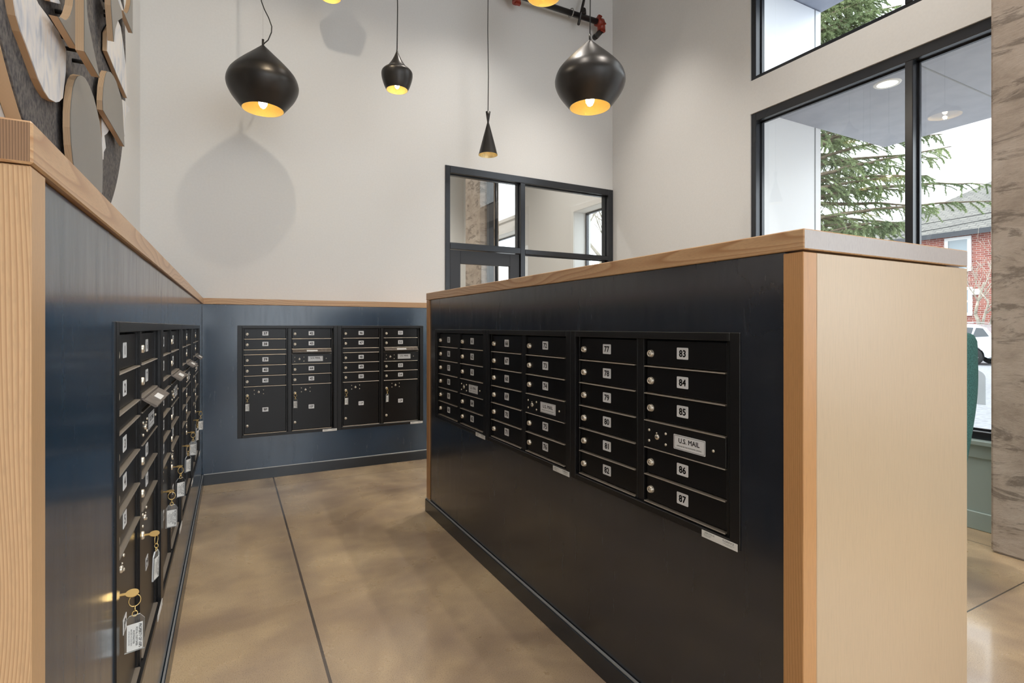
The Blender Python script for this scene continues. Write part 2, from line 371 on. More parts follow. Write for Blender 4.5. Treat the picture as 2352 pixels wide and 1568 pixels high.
# ------------------------------------------------------------------ the setting
s = B(); s.box(XL-.3, 7.0, -6.2, 14, -.2, 0); struct(s.build('floor', M['floor']))
s = B(); s.box(XL-.2, XR+.3, -6.2, 5.45, ZC, ZC+.2); struct(s.build('ceiling', M['ceil']))
s = B(); s.box(XL-.15, XL, -6.2, 5.45, 0, ZC); struct(s.build('wall_left', M['wall']))
DX0, DZ1 = 2.011, 3.022      # opening of the door frame in the far wall
s = B(); s.box(XL, DX0, YF, YF+.15, 0, ZC); s.box(DX0, XR, YF, YF+.15, DZ1, ZC); struct(s.build('wall_far', M['wall']))
# right wall: solid return, then the window bays behind the column
WA = 3.36; Z1, Z2 = 3.268, 3.573
WT = 5.3
s = B(); s.box(XR, XR+.14, WA, YF+.15, 0, ZC)
s.box(XR, XR+.14, -6.2, WA, Z1, Z2); s.box(XR, XR+.14, -6.2, WA, WT, ZC)
s.box(XR, XR+.14, -6.2, WA, 0, .50)
s.box(XR, XR+.14, -.55, .95, .50, Z1); s.box(XR, XR+.14, -.55, .95, Z2, WT)
s.box(XR, XR+.14, -6.2, -5.6, .50, Z1); s.box(XR, XR+.14, -6.2, -5.6, Z2, WT)
struct(s.build('wall_right', M['wall']))
# wall behind the photographer with a tall shop window opening
s = B(); s.box(XL, XR, -6.2, -6.05, 0, .4); s.box(XL, 0, -6.2, -6.05, .4, ZC); s.box(3.9, XR, -6.2, -6.05, .4, ZC); s.box(0, 3.9, -6.2, -6.05, 5.2, ZC)
struct(s.build('wall_back', M['wall']))
s = B(); s.box(XR-.028, XR, -6.0, 3.36, 0, .115, .004); s.box(XR-.018, XR, -6.0, 3.36, .115, .50); s.box(XR-.028, XR, -6, 3.36, .46, .545, .004)
struct(s.build('trim_1', M['bench']))
s = B(); s.box(XR-.05, XR+.14, -6, 3.36, .545, .575, .004); struct(s.build('window_sill', M['bench'])); 

def window(name, y0, y1, z0, z1, mulls, bars_bottom=.05, lab=None):
    x0, x1 = XR+.012, XR+.135
    fr = B(); t_ = .075
    fr.box(x0, x1, y1-.05, y1, z0, z1, .003); fr.box(x0, x1, y0, y0+.05, z0, z1, .003)
    fr.box(x0, x1, y0+.05, y1-.05, z1-t_, z1, .003); fr.box(x0, x1, y0+.05, y1-.05, z0, z0+bars_bottom, .003)
    ys = [y0+.05]
    for m_ in mulls: fr.box(x0, x1, m_-.025, m_+.025, z0+bars_bottom, z1-t_, .003); ys += [m_-.025, m_+.025]
    ys.append(y1-.05)
    for i in range(0, len(ys), 2):   # inner stops round each pane
        a, b = ys[i], ys[i+1]; q0, q1 = z0+bars_bottom, z1-t_
        for (p0, p1, r0, r1) in ((a, a+.012, q0, q1), (b-.012, b, q0, q1), (a, b, q0, q0+.012), (a, b, q1-.012, q1)):
            fr.box(XR+.08, XR+.10, p0, p1, r0, r1)
    f = struct(fr.build(name, M['mullion']))
    for i in range(0, len(ys), 2):
        g = B(); g.box(XR+.104, XR+.11, ys[i], ys[i+1], z0+bars_bottom, z1-t_); g.build('pane', M['glass'], f)
    return f
window('window_1', .95, 3.30, .575, Z1, [2.01])
window('window_2', .95, 3.30, Z2, WT, [2.01], .035)
window('window_3', -5.6, -.55, .575, Z1, [-2.2, -3.9])
window('window_4', -5.6, -.55, Z2, WT, [-2.2, -3.9], .035)
s = B(); s.box(XR, XR+.14, 3.30, WA, .575, Z1); s.box(XR, XR+.14, 3.30, WA, Z2, WT); struct(s.build('trim_2', M['wall']))

# concrete column
s = B(); s.box(3.89, XR+.0, .55, 1.415, 0, ZC, .012, seg=2); struct(s.build('column', M['column']))

# door frame, door and glazing in the far wall
f0, f1 = YF-.012, YF+.13
fr = B(); MX = 2.955
fr.box(DX0, DX0+.055, f0, f1, 0, DZ1, .003); fr.box(XR-.075, XR, f0, f1, 0, DZ1, .003)
fr.box(DX0+.055, XR-.075, f0, f1, DZ1-.075, DZ1, .003); fr.box(MX-.03, MX+.03, f0, f1, 0, DZ1-.075, .003)
fr.box(DX0+.055, MX-.03, f0, f1, 2.135, 2.20, .003); fr.box(MX+.03, XR-.075, f0, f1, 2.135, 2.185, .003); fr.box(MX+.03, XR-.075, f0, f1, 0, .12, .003)
door_f = struct(fr.build('door_2', M['mullion']))
for (x0, x1, z0, z1) in ((DX0+.055, MX-.03, 2.20, DZ1-.075), (MX+.03, XR-.075, 2.185, DZ1-.075), (MX+.03, XR-.075, .12, 2.135)):
    g = B(); g.box(x0, x1, YF+.06, YF+.066, z0, z1); g.build('pane', M['glass'], door_f)
    g = B(); 
    for (a, b, c_, d_) in ((x0, x0+.012, z0, z1), (x1-.012, x1, z0, z1), (x0, x1, z0, z0+.012), (x0, x1, z1-.012, z1)): g.box(a, b, YF+.04, YF+.058, c_, d_)
    g.build('glazing_bead', M['mullion'], door_f)
d = B(); x0, x1 = DX0+.062, MX-.037
d.box(x0, x0+.12, YF+.01, YF+.055, .01, 2.128, .002); d.box(x1-.12, x1, YF+.01, YF+.055, .01, 2.128, .002)
d.box(x0+.12, x1-.12, YF+.01, YF+.055, 1.985, 2.128, .002); d.box(x0+.12, x1-.12, YF+.01, YF+.055, .01, .26, .002)
door = struct(d.build('door_1', M['doorblk']))
g = B(); g.box(x0+.12, x1-.12, YF+.03, YF+.036, .26, 1.985); g.build('pane', M['glass'], door)
h = B(); h.cyl((x1-.06, YF-.05, .85), (x1-.06, YF-.05, 1.25), .011); h.cyl((x1-.06, YF+.01, .9), (x1-.06, YF-.05, .9), .009); h.cyl((x1-.06, YF+.01, 1.2), (x1-.06, YF-.05, 1.2), .009)
h.build('door_handle', M['zinc'], door)

# hall behind the far wall
BX = 5.2
s = B()
ya, yb = 6.62, 7.50
s.box(BX, BX+.34, 5.45, ya, 0, ZC); s.box(BX, BX+.34, yb, 9.45, 0, ZC); s.box(BX, BX+.34, 11.6, 13, 0, ZC)
s.box(BX, BX+.34, ya, yb, Z1, ZC); s.box(BX, BX+.34, ya, yb, 0, .6)
s.box(BX, BX+.34, 9.45, 11.6, 0, .6); s.box(BX, BX+.34, 9.45, 11.6, 3.3, 3.62); s.box(BX, BX+.34, 9.45, 11.6, 5.2, ZC)
s.box(XR, BX, 5.45, 5.5, 0, ZC)
struct(s.build('wall_hall_right', M['wall']))
s = B(); s.box(.8, BX+.15, 12.4, 12.55, 0, ZC); struct(s.build('wall_hall_end', M['wall']))
s = B(); s.box(.65, .8, 5.45, 12.55, 0, ZC); struct(s.build('wall_hall_left', M['wall']))
s = B(); s.box(.65, BX+.15, 5.45, 12.55, ZC, ZC+.1); struct(s.build('ceiling_hall', M['ceil']))
def hallwin(name, y0, y1, z0, z1):
    fr = B(); x0, x1 = BX+.2, BX+.28
    for q in ((y0+.001, y0+.03, z0+.001, z1-.001), (y1-.03, y1-.001, z0+.001, z1-.001), (y0+.03, y1-.03, z0+.001, z0+.03), (y0+.03, y1-.03, z1-.03, z1-.001)): fr.box(x0+.03, x1, *q)
    fr2 = B()
    for q in ((y0-.075, y0-.003, z0-.07, z1+.09), (y1+.003, y1+.075, z0-.07, z1+.09), (y0-.003, y1+.003, z1+.003, z1+.09), (y0-.003, y1+.003, z0-.07, z0-.003)): fr2.box(BX-.02, BX-.001, *q)
    f = struct(fr.build(name, M['mullion'])); fr2.build('casing', M['white'], f)
    g = B(); g.box(BX+.25, BX+.255, y0+.06, y1-.06, z0+.06, z1-.06); g.build('pane', M['glass'], f)
hallwin('window_5', ya, yb, .6, Z1); hallwin('window_6', 9.45, 11.6, .6, 3.3); hallwin('window_7', 9.45, 11.6, 3.62, 5.2)
p0 = on_y(1102, 500, 9.2).x; p1 = on_y(1146, 500, 9.2).x
s = B(); s.box(p0, p1, 9.2, 9.9, 0, ZC, .01); struct(s.build('column_hall', M['column']))
s = B(); p2 = on_y(1126, 500, 9.0).x; s.box(p2-.05, p2+.05, 8.95, 9.05, 0, ZC, .004); s.cyl((p2+.13, 9.0, 0), (p2+.13, 9.0, ZC), .03, 12)
tag(s.build('hall_post', M['mullion']), 'dark metal post beside the concrete column, seen through the transom glass', 'post')
for (x, y) in ((2.2, 7.2), (3.8, 7.2), (2.4, 10.8), (4.0, 10.2)): lamp('SPOT', 'hall_lamp', (x, y, ZC-.05), 190, (1, .93, .86), .1, 120, .8)

# ------------------------------------------------------------------ partitions and mail island
U0, UP = 1.339, .8137            # first cabinet of the left run, cabinet width
ZB, ZT = .3592, 1.3117; ZBI, ZTI = .6873, 1.2843
CT0, CT1 = 1.4865, 1.538
LX = -.205
def panel_hole(parent, axis, q, d0, d1, outer, inner, mat):
    s = B(); ox, oy, oz = parent.location
    def P3(u, z, d): return (d-ox, u-oy, z) if axis == 'x' else (u-ox, d-oy, z)
    def ring(b, d): return [s.bm.verts.new(P3(u, z, d)) for u, z in ((b[0], b[2]), (b[1], b[2]), (b[1], b[3]), (b[0], b[3]))]
    o0, i0, o1, i1 = ring(outer, d0), ring(inner, d0), ring(outer, d1), ring(inner, d1)
    for k in range(4):
        n_ = (k+1) % 4
        for f in ((o0[k], o0[n_], i0[n_], i0[k]), (o1[k], i1[k], i1[n_], o1[n_]), (o0[k], o1[k], o1[n_], o0[n_]), (i0[k], i0[n_], i1[n_], i1[k])): s.bm.faces.new(f)
    bmesh.ops.recalc_face_normals(s.bm, faces=s.bm.faces)
    return s.build('steel_panel', mat, parent)
pl = thing('mail_partition', 'low blue steel partition on the left with a fir cap and end post', 'partition', (LX, .8, 0))
def pbox(parent, name, mats, boxes, bev=0):
    s = B(); ox, oy, oz = parent.location
    for q in boxes: s.box(q[0]-ox, q[1]-ox, q[2]-oy, q[3]-oy, q[4], q[5], bev)
    return s.build(name, mats, parent)
panel_hole(pl, 'x', 0, LX-.05, LX-.008, (.853, 5.005, 0, CT0), (U0, U0+4*UP, ZB, ZT), M['steel'])
pbox(pl, 'core', M['steel'], [(XL+.002, LX-.05, .86, 5.29, 0, CT0-.001)])
pbox(pl, 'end_panel', M['wendL'], [(XL+.002, LX-.05, .80, .859, 0, CT0)], .002)
pbox(pl, 'corner_post', M['wpost'], [(LX-.05, LX, .80, .853, 0, CT0)], .0015)
pbox(pl, 'cap', M['wcapA'], [(XL+.002, LX+.002, .797, 5.003, CT0+.0015, CT1)], .0025)
pbox(pl, 'baseboard', M['base'], [(LX-.006, LX+.004, .853, 5.0, 0, .085)], .001)
pbox(pl, 'baseboard_bead', M['bead'], [(LX-.006, LX+.001, .853, 5.0, .0855, .090)], .001)
pf = thing('mail_partition', 'low blue steel partition along the far wall, under the transom and pendants', 'partition', (-.2, 5.005, 0))
FX = .045
def end_face(o, mt):
    o.data.materials.append(mt)
    for q in o.data.polygons:
        if q.normal.y < -.9: q.material_index = 1
end_face([c for c in pl.children if c.name.startswith('cap')][0], M['capendL'])
panel_hole(pf, 'y', 0, 5.011, 5.06, (LX-.006, 1.93, 0, CT0), (FX, FX+2*UP, ZB, ZT), M['steel'])
pbox(pf, 'core', M['steel'], [(LX-.006, 1.93, 5.06, 5.297, 0, CT0-.001)])
pbox(pf, 'cap', M['wcapX'], [(LX-.004, 1.935, 5.003, 5.298, CT0+.0015, CT1)], .002)
pbox(pf, 'baseboard', M['base'], [(LX+.004, 1.93, 4.998, 5.011, 0, .085)], .001)
pbox(pf, 'baseboard_bead', M['bead'], [(LX+.004, 1.93, 5.003, 5.011, .0855, .092)], .001)
IX = 1.222; A1 = .9836
pi_ = thing('mail_island', 'freestanding dark mail island with a fir cap and pale fir end panel', 'mail island', (IX, .8, 0))
IR = 2.042
panel_hole(pi_, 'x', 0, IX+.008, IX+.05, (.853, 3.53, 0, CT0), (A1, A1+3*UP, ZBI, ZTI), M['steel2'])
pbox(pi_, 'steel_panel', M['steel2'], [(IR-.03, IR-.005, .853, 3.53, 0, CT0)])
pbox(pi_, 'core', M['steel2'], [(IX+.05, IR-.03, .86, 3.53, 0, CT0-.001)])
pbox(pi_, 'end_panel', M['wpanel'], [(IX+.053, IR, .80, .859, 0, CT0-.004)], .0015)
pbox(pi_, 'end_panel', M['wpanel'], [(IX+.05, IR, 3.53, 3.585, 0, CT0)], .0015)
pbox(pi_, 'corner_post', M['wpostI'], [(IX, IX+.0525, .80, .853, 0, CT0-.004)], .0015)
pbox(pi_, 'corner_post', M['wpostI'], [(IX, IX+.05, 3.53, 3.585, .094, CT0)], .0015)
cap_i = pbox(pi_, 'cap', M['wcapA'], [(IX-.002, IR-.004, .797, 3.588, CT0+.0015, CT1)], .0025)
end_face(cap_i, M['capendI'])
pbox(pi_, 'baseboard', M['base'], [(IX-.010, IX+.005, .853, 3.588, 0, .085)], .001)
pbox(pi_, 'baseboard_bead', M['bead'], [(IX-.006, IX+.005, .853, 3.588, .0855, .091)], .001)

# ------------------------------------------------------------------ mail cabinets
RP = .0906
COLS = ((.052, .378, .215), (.430, .756, .590))
R9 = Matrix.Rotation(PI/2, 4, 'X')     # lathe axis turned to point at -y (out of the wall)
DF = .020                                # door face lies this far behind the trim face
def fnp(cx, cz, d): return lambda u, v: (cx+u, d, cz+v)
LOCK = None
def lock_mesh():
    s = B(); s.lathe([(.0125, 0), (.0125, .003), (.0112, .0045), (.0112, .009), (.0095, .0112), (.0078, .0112), (.0074, .0095), (.0052, .0095), (.0048, .0108), (.0001, .0108)], 24, 0, R9)
    s.box(-.0009, .0009, -.0112, -.0105, -.0035, .0035, m=1); return s.mesh('lock', [M['nickel'], M['keyhole']])
def slot_mesh():
    s = B(); s.lathe([(.0115, 0), (.0115, .004), (.0095, .006), (.0001, .006)], 20, 0, R9)
    s.box(-.008, .008, -.0066, -.0055, -.001, .001, m=1); return s.mesh('cam_lock', [M['nickel'], M['keyhole']])
def screw_mesh():
    s = B(); s.lathe([(.0044, 0), (.0040, .002), (.002, .0032), (.0001, .0034)], 12, 0, R9); return s.mesh('screw', [M['nickel']])
def plock_mesh():
    s = B(); s.lathe([(.0088, 0), (.0088, .003), (.0070, .005), (.0001, .005)], 20, 0, R9)
    s.box(-.0055, .0055, -.0056, -.0048, -.001, .001, m=1); s.ball((0, -.003, .013), .0028, 0, 1); return s.mesh('postal_lock', [M['nickel'], M['keyhole']])
LOCK, SLOT, SCREW, PLOCK = lock_mesh(), slot_mesh(), screw_mesh(), plock_mesh()
DOORS = {}
def door_mesh(w_, h_):
    k = (round(w_, 4), round(h_, 4))
    if k not in DOORS:
        s = B(); s.box(0, w_, -.006, .004, 0, h_, .0016)
        DOORS[k] = s.mesh('door', [M['blackdoor']])
    return DOORS[k]
def number(parent, body, x, z):
    s = B(); s.prism(rrect(.047, .0365, .003), lambda u, v, d: (u, d, v), -.0007, 0)
    s.text(body, .030, .0205, lambda u, v: (u, -.0010, v), 1, .03 if len(body) < 3 else .02)
    return s.build('number_plate', [M['plate'], M['ink']], parent, (x, -.0063, z))
FRAMES = {}
def frame_mesh(Hh, rows1, rows2):
    k = round(Hh, 3)
    if k in FRAMES: return FRAMES[k]
    s = B(); bk = .046
    s.box(0, .034, 0, .012, 0, Hh, .0015); s.box(UP-.034, UP, 0, .012, 0, Hh, .0015)
    s.box(.034, UP-.034, 0, .012, Hh-.023, Hh, .0015); s.box(.034, UP-.034, 0, .012, 0, .022, .0015)
    s.box(.001, UP-.001, bk-.006, bk, .001, Hh-.001)
    s.box(.001, .036, .012, bk, .001, Hh-.001); s.box(UP-.036, UP-.001, .012, bk, .001, Hh-.001)
    s.box(.036, UP-.036, .012, bk, Hh-.024, Hh-.001); s.box(.036, UP-.036, .012, bk, .001, .024)
    s.box(.394, .424, .010, bk-.006, .022, Hh-.024, .001)
    s.box(.040, .048, .012, bk-.006, .022, Hh-.024, .001)
    s.box(.381, .389, .013, bk-.006, .022, Hh-.024, .001)
    s.box(.760, .768, .013, bk-.006, .022, Hh-.024, .001); s.cyl((.773, .020, .024), (.773, .020, Hh-.025), .0035, 8)
    FRAMES[k] = s.mesh('frame', [M['black']]); return FRAMES[k]
_s = B(); _s.prism([(.007, -.0022), (.0085, .0004), (.038, .0022), (.038, -.0022)], lambda u, v, d: (d, u, v), -.003, .329)
RAIL = _s.mesh('shelf_edge', [M['rail']])
STK = None
def sticker(parent):
    global STK
    if STK is None:
        s = B(); s.box(.683, .807, -.0012, -.0002, -.003, .0175)
        f = lambda cx, cz: (lambda u, v: (cx+u, -.0015, cz+v))
        s.text('USPS-STD-4C', .040, .0045, f(.712, .0125), 1, .0); s.text('MEETS USPS STANDARD', .030, .0018, f(.704, .007), 1, 0); s.text('4C MAILBOX SERIES', .028, .0018, f(.703, .0035), 1, 0)
        s.text('FLORENCE', .040, .0055, f(.777, .0125), 1, .0); s.text('A GIBRALTAR INDUSTRIES COMPANY', .038, .0016, f(.778, .006), 1, 0)
        s.text('MANHATTAN KANSAS', .03, .0015, f(.778, .003), 1, 0)
        STK = s.mesh('maker_label', [M['paper'], M['ink']])
    o = put('maker_label', STK, parent); o['label'] = 'white paper label with small print'
MAILP = None
def mail_panel(parent, z0):
    global MAILP
    c0, c1, _ = COLS[1]
    s = B(); s.box(0, c1-c0+.008, -.006, .006, 0, RP-.004, .0015); pm = s.build('carrier_panel', [M['black']], parent, (c0-.004, DF-.004, z0+.002))
    if MAILP is None:
        s = B(); s.prism(rrect(.126, .046, .002), lambda u, v, d: (u, d, v), -.0008, 0)
        for (a, b, c_, d_) in ((-.060, .060, .0195, .0203), (-.060, .060, -.0203, -.0195), (-.060, -.0592, -.0203, .0203), (.0592, .060, -.0203, .0203)): s.box(a, b, -.0012, -.0008, c_, d_, m=1)
        s.text('U.S. MAIL', .084, .0145, lambda u, v: (u, -.0012, v+.006), 1, .02)
        s.text('APPROVED BY THE POSTMASTER GENERAL', .106, .0036, lambda u, v: (u, -.0012, v-.011), 1, .01)
        MAILP = s.mesh('mail_plate', [M['plate'], M['ink']])
    put('mail_plate', MAILP, pm, (.198, -.0062, .041))
    put('postal_lock', PLOCK, pm, (.062, -.006, .040))
    for (x, z) in ((.024, .057), (.024, .022), (.100, .057), (.100, .022), (.290, .041)): put('screw', SCREW, pm, (x, -.006, z))
HOODM = None
def hood(parent, z):
    global HOODM
    c0, c1, _ = COLS[1]
    if HOODM is None:
        s = B(); w_ = c1-c0
        prof = [(.020, .004), (.007, -.003), (-.026, -.026), (-.0265, -.0285), (-.020, -.030), (.008, -.008), (.020, -.002)]
        s.prism(prof, lambda u, v, d: (d, u, v), 0, w_)
        s.prism([(.006, -.0030), (.004, -.0015), (.003, -.0015), (.004, -.005)], lambda u, v, d: (d, u, v), 0, w_)
        HOODM = s.mesh('mail_slot_hood', [M['hood']])
        s = B(); s.prism([(-.005, -.0107), (-.0215, -.0222), (-.0222, -.0214), (-.0057, -.0099)], lambda u, v, d: (d, u, v), w_*.36, w_*.64); hood.st = s.mesh('instruction_sticker', [M['paper']])
    h = put('mail_slot_hood', HOODM, parent, (c0, 0, z)); h['label'] = 'tilted bronze flap over the outgoing slot'
    put('instruction_sticker', hood.st, h)
keypos = []
def cabinet(Hh, col1, col2, label, loc, rz, group, parcels=None):
    """col1 / col2 : lists of ('d', number) | ('g',) gap | ('m',) carrier panel | ('p', number) parcel locker, top to bottom"""
    root = thing('mailbox_cabinet', label, 'mailboxes', loc, rz, group)
    put('frame', frame_mesh(Hh, None, None), root)
    zz = []
    for ci, col in enumerate((col1, col2)):
        c0, c1, cn = COLS[ci]; z = Hh-.0245; zs = []
        for it in col:
            hgt = {'d': RP, 'm': RP, 'g': .0425, 'p': z-.028}[it[0]]
            z1 = z; z -= hgt
            zs.append(z)
            if it[0] == 'd':
                d_ = put('mailbox_door', door_mesh(c1-c0, hgt-.008), root, (c0, DF+.004, z+.004))
                put('lock', LOCK, d_, (.022, -.006, (hgt-.008)*.46))
                number(d_, it[1], cn-c0, (hgt-.008)*.53)
            elif it[0] == 'm': mail_panel(root, z)
            elif it[0] == 'g':
                if ci == 1: hood(root, z1-.001)
                s = B(); s.box(c0-.002, c1+.002, DF-.006, DF+.006, z+.003, z1-.003, .001); s.build('filler_panel', M['black'], root)
            elif it[0] == 'p':
                hh = hgt-.008
                d_ = put('parcel_door', door_mesh(c1-c0, hh), root, (c0, DF+.004, z+.004))
                put('lock', LOCK, d_, (.022, -.006, .325)); put('cam_lock', SLOT, d_, (.022, -.006, .066)); put('postal_lock', PLOCK, d_, (.110, -.006, .349))
                for (x, zq) in ((.076, .367), (.076, .333), (.148, .367), (.148, .333)): put('screw', SCREW, d_, (x, -.006, zq))
                number(d_, it[1], cn-c0, .197)
                keypos.append((root, it[1], (c0+.022, DF-.002-.011, z+.004+.325)))
        zz.append(zs)
    for zs, cc_ in zip(zz, COLS):
        for z in zs: put('shelf_edge', RAIL, root, (cc_[0], 0, z))
    sticker(root)
    return root
def D(*n): return [('d', str(k)) for k in n]
GL, GF, GI = 'mailbox cabinets in the left partition', 'mailbox cabinets in the far partition', 'mailbox cabinets in the mail island'
n = 1
for i, words in enumerate(('boxes 1 to 9, nearest in the left partition', 'boxes 10 to 18, second along the left partition', 'boxes 19 to 27, third along the left partition', 'boxes 28 to 36, beside the far left corner')):
    c1 = D(n, n+1)+[('g',)]+D(n+2, n+3, n+4)+[('p', '%dP' % (2*i+1))]; c2 = D(n+5, n+6)+[('g',), ('m',)]+D(n+7, n+8)+[('p', '%dP' % (2*i+2))]
    cabinet(.9525, c1, c2, 'tall black mailbox cabinet, '+words, (LX-.004, U0+i*UP, ZB), PI/2, GL); n += 9
for i, words in enumerate(('boxes 37 to 45, left one in the far partition', 'boxes 46 to 54, right one in the far partition')):
    c1 = D(n, n+1)+[('g',)]+D(n+2, n+3, n+4)+[('p', '%dP' % (2*i+9))]; c2 = D(n+5, n+6)+[('g',), ('m',)]+D(n+7, n+8)+[('p', '%dP' % (2*i+10))]
    cabinet(.9525, c1, c2, 'tall black mailbox cabinet, '+words, (FX+i*UP, 5.005, ZB), 0, GF); n += 9
for i, words in enumerate(('boxes 55 to 65, farthest in the island', 'boxes 66 to 76, middle one in the island', 'boxes 77 to 87, nearest in the island')):
    c1 = D(*range(n, n+6)); c2 = D(n+6, n+7, n+8)+[('m',)]+D(n+9, n+10)
    cabinet(.597, c1, c2, 'short black mailbox cabinet, '+words, (IX+.004, A1+(3-i)*UP, ZBI), -PI/2, GI); n += 11

# keys with clear tags, one in every parcel locker
def key_parts():
    k = B()      # key sticks out along -y, bow is a vertical ring plate
    k.box(-.0011, .0011, -.012, .012, -.003, .003)
    bow = [(math.cos(2*PI*i/20)*.0125, math.sin(2*PI*i/20)*.0105) for i in range(20)]
    k.prism(bow, lambda u, v, d: (d, -.0235+u, v), -.0011, .0011); kk = k.mesh('key', [M['brass']])
    r = B(); r.tube([(math.sin(2*PI*i/20)*.011, 0, math.cos(2*PI*i/20)*.013-.013) for i in range(20)], .0011, 6, 0, True)
    r.tube([(0, math.sin(2*PI*i/16)*.0045, math.cos(2*PI*i/16)*.006-.031) for i in range(16)], .0012, 6, 0, True)
    r.tube([(math.sin(2*PI*i/16)*.005, 0, math.cos(2*PI*i/16)*.0058-.0415) for i in range(16)], .0012, 6, 0, True); rr = r.mesh('ring', [M['brass']])
    t = B(); W_, T_ = .0185, .0018
    poly = [(-W_, -.080), (W_, -.080), (W_, -.012), (W_-.009, 0), (-W_+.009, 0), (-W_, -.012)]
    t.prism(poly, lambda u, v, d: (u, d, v), -T_, T_, 0, 1); tt = t.mesh('clear_tag', [M['tagclear'], M['tagedge']])
    l = B(); l.box(-.0145, .0145, -T_-.0006, -T_-.0001, -.077, -.018)
    f = lambda cx: (lambda u, v: (cx+v*-1, -T_-.0009, -.0475+u))
    # lettering runs down the tag
    f = lambda cx: (lambda u, v: (cx+v, -T_-.0009, -.0475-u))
    l.text('PROPERTY OF USPS', .052, .0052, f(.0100), 1, .02); l.text('POSTAL CUSTOMER', .042, .0038, f(.0035), 1, .01); l.text('POSTMASTER', .034, .0035, f(-.002), 1, .01)
    l.text('RETURN TO LOCK BOX', .044, .0024, f(-.0065), 1, .0); l.text('AFTER MAIL IS REMOVED', .044, .0020, f(-.0105), 1, .0); ll = l.mesh('tag_label', [M['paper'], M['ink']])
    return kk, rr, tt, ll
KK, KR, KT, KL = key_parts()
rots = {'1P': -75, '2P': -15, '3P': -78, '4P': -60, '5P': -35, '6P': -78, '7P': -20, '8P': -65, '9P': 8, '10P': -12, '11P': 6, '12P': 35}
for root, nm, off in keypos:
    wp = Matrix.Translation(root.location) @ Matrix.Rotation(root.rotation_euler.z, 4, 'Z') @ Vector(off)
    where = 'left' if int(nm[:-1]) < 9 else 'far'
    k = thing('tagged_key', 'brass key with a clear tag hanging from parcel door %s of the %s partition' % (nm, where), 'key', wp, root.rotation_euler.z, 'keys left in the parcel lockers')
    a = math.radians(rots[nm])
    put('key', KK, k, None, (0, math.radians(62 if nm in ('1P', '2P') else 82 if where == 'left' else 20), 0)); put('ring', KR, k, (0, -.028, -.004), (0, 0, a))
    tg = put('clear_tag', KT, k, (0, -.028, -.049), (math.radians(2), 0, a)); put('tag_label', KL, tg)

# ------------------------------------------------------------------ pendants
def smooth(pts, n=6):
    P = [Vector((r, z)) for r, z in pts]; out = []
    for i in range(len(P)-1):
        p0 = P[max(i-1, 0)]; p1, p2 = P[i], P[i+1]; p3 = P[min(i+2, len(P)-1)]
        for k in range(n):
            t = k/n; q = .5*((2*p1)+(p2-p0)*t+(2*p0-5*p1+4*p2-p3)*t*t+(3*p1-p0-3*p2+p3)*t**3); out.append((q.x, q.y))
    out.append((P[-1].x, P[-1].y)); return out
PROF = {
 'stout': smooth([(.150, 0), (.190, .050), (.224, .096), (.248, .142), (.259, .184), (.254, .224), (.230, .276), (.168, .346), (.088, .423), (.008, .500)], 6),
 'fat': smooth([(.083, 0), (.100, .035), (.116, .085), (.121, .120), (.117, .143), (.098, .163), (.080, .172)], 4)+smooth([(.082, .174), (.064, .195), (.043, .226), (.023, .264), (.007, .303)], 4),
 'wide': smooth([(.180, 0), (.176, .04), (.14, .08), (.07, .12), (.01, .16)], 4),
 'tall': [(.093, 0), (.062, .120), (.034, .225), (.010, .312), (.009, .320), (.016, .365), (.024, .420), (.018, .421)]}
def pendant(kind, loc, label, kink=None, power=0):
    x, y, z = loc
    t = thing('pendant_lamp', label, 'lamp', loc, 0, 'black and brass pendant lamps'); pr = PROF[kind]
    s = B(); s.lathe(pr, 48); o = s.build('lamp_shade', M['shade'], t)
    inner = [(max(r-.004, .002), z_) for r, z_ in pr]; inner[0] = (pr[0][0]-.003, .0005)
    s = B(); s.lathe(inner, 48); s.lathe([(pr[0][0]-.003, .0005), (pr[0][0], 0)], 48); s.build('lining', M['gold'], t)
    top = pr[-1][1]; bz = {'stout': .068, 'fat': .044, 'tall': .13, 'wide': .07}[kind]
    s = B(); br = {'stout': .034, 'fat': .020, 'tall': .014, 'wide': .03}[kind]
    s.ball((0, 0, bz), br, 0, 2, (1, 1, 1.8)); s.build('bulb', M['bulb'], t)
    if kind == 'stout': s = B(); s.cyl((0, 0, top-.01), (0, 0, top+.045), .0085, 10)
    else: s = B(); s.cyl((0, 0, top-.012), (0, 0, top+.012), .007, 10)
    s.build('stem', M['shade'], t)
    Lh = ZC-z
    if kink:
        pts = [Vector(p) for p in kink]+[Vector((kink[-1][0], kink[-1][1], Lh))]
    else:
        pts = [(0, 0, top+.005), (.004, 0, top+.35), (-.003, 0, top+.8), (.002, 0, top+1.3), (0, 0, Lh)]
    s = B(); s.tube(pts, .0042, 6); s.build('cord', M['cord'], t)
    if kink: s = B(); s.cyl((0, 0, top+.04), (0, 0, Lh), .0007, 5); s.build('wire', M['zinc'], t)
    s = B(); s.cyl((0, 0, Lh-.03), (0, 0, Lh), .05, 20); s.build('canopy', M['shade'], t)
    if power: lamp('POINT', 'arch_shadow_light', (x, y, z-.02), power, (1, .88, .72), .02)  # point light under the unseen pendant, there for the arch shadow
    return t
def P(px, py, Z): return at(px, py, Z)
rx, ry = CO, -SI     # image-right direction in plan
kk = [(0, 0, .505), (.04*rx, .04*ry, .54), (.066*rx, .066*ry, .60), (.068*rx, .068*ry, .645), (.045*rx, .045*ry, .71), (.010*rx, .010*ry, .78), (-.012*rx, -.012*ry, .84), (-.018*rx, -.018*ry, .95), (-.014*rx, -.014*ry, 1.3)]
pendant('stout', P(604, 252, 4.1), 'wide black pendant with a kinked cord, above the left tall cabinets', kk)
pendant('fat', P(912, 207, 4.17), 'small round black pendant with a flared neck, between two larger lamps')
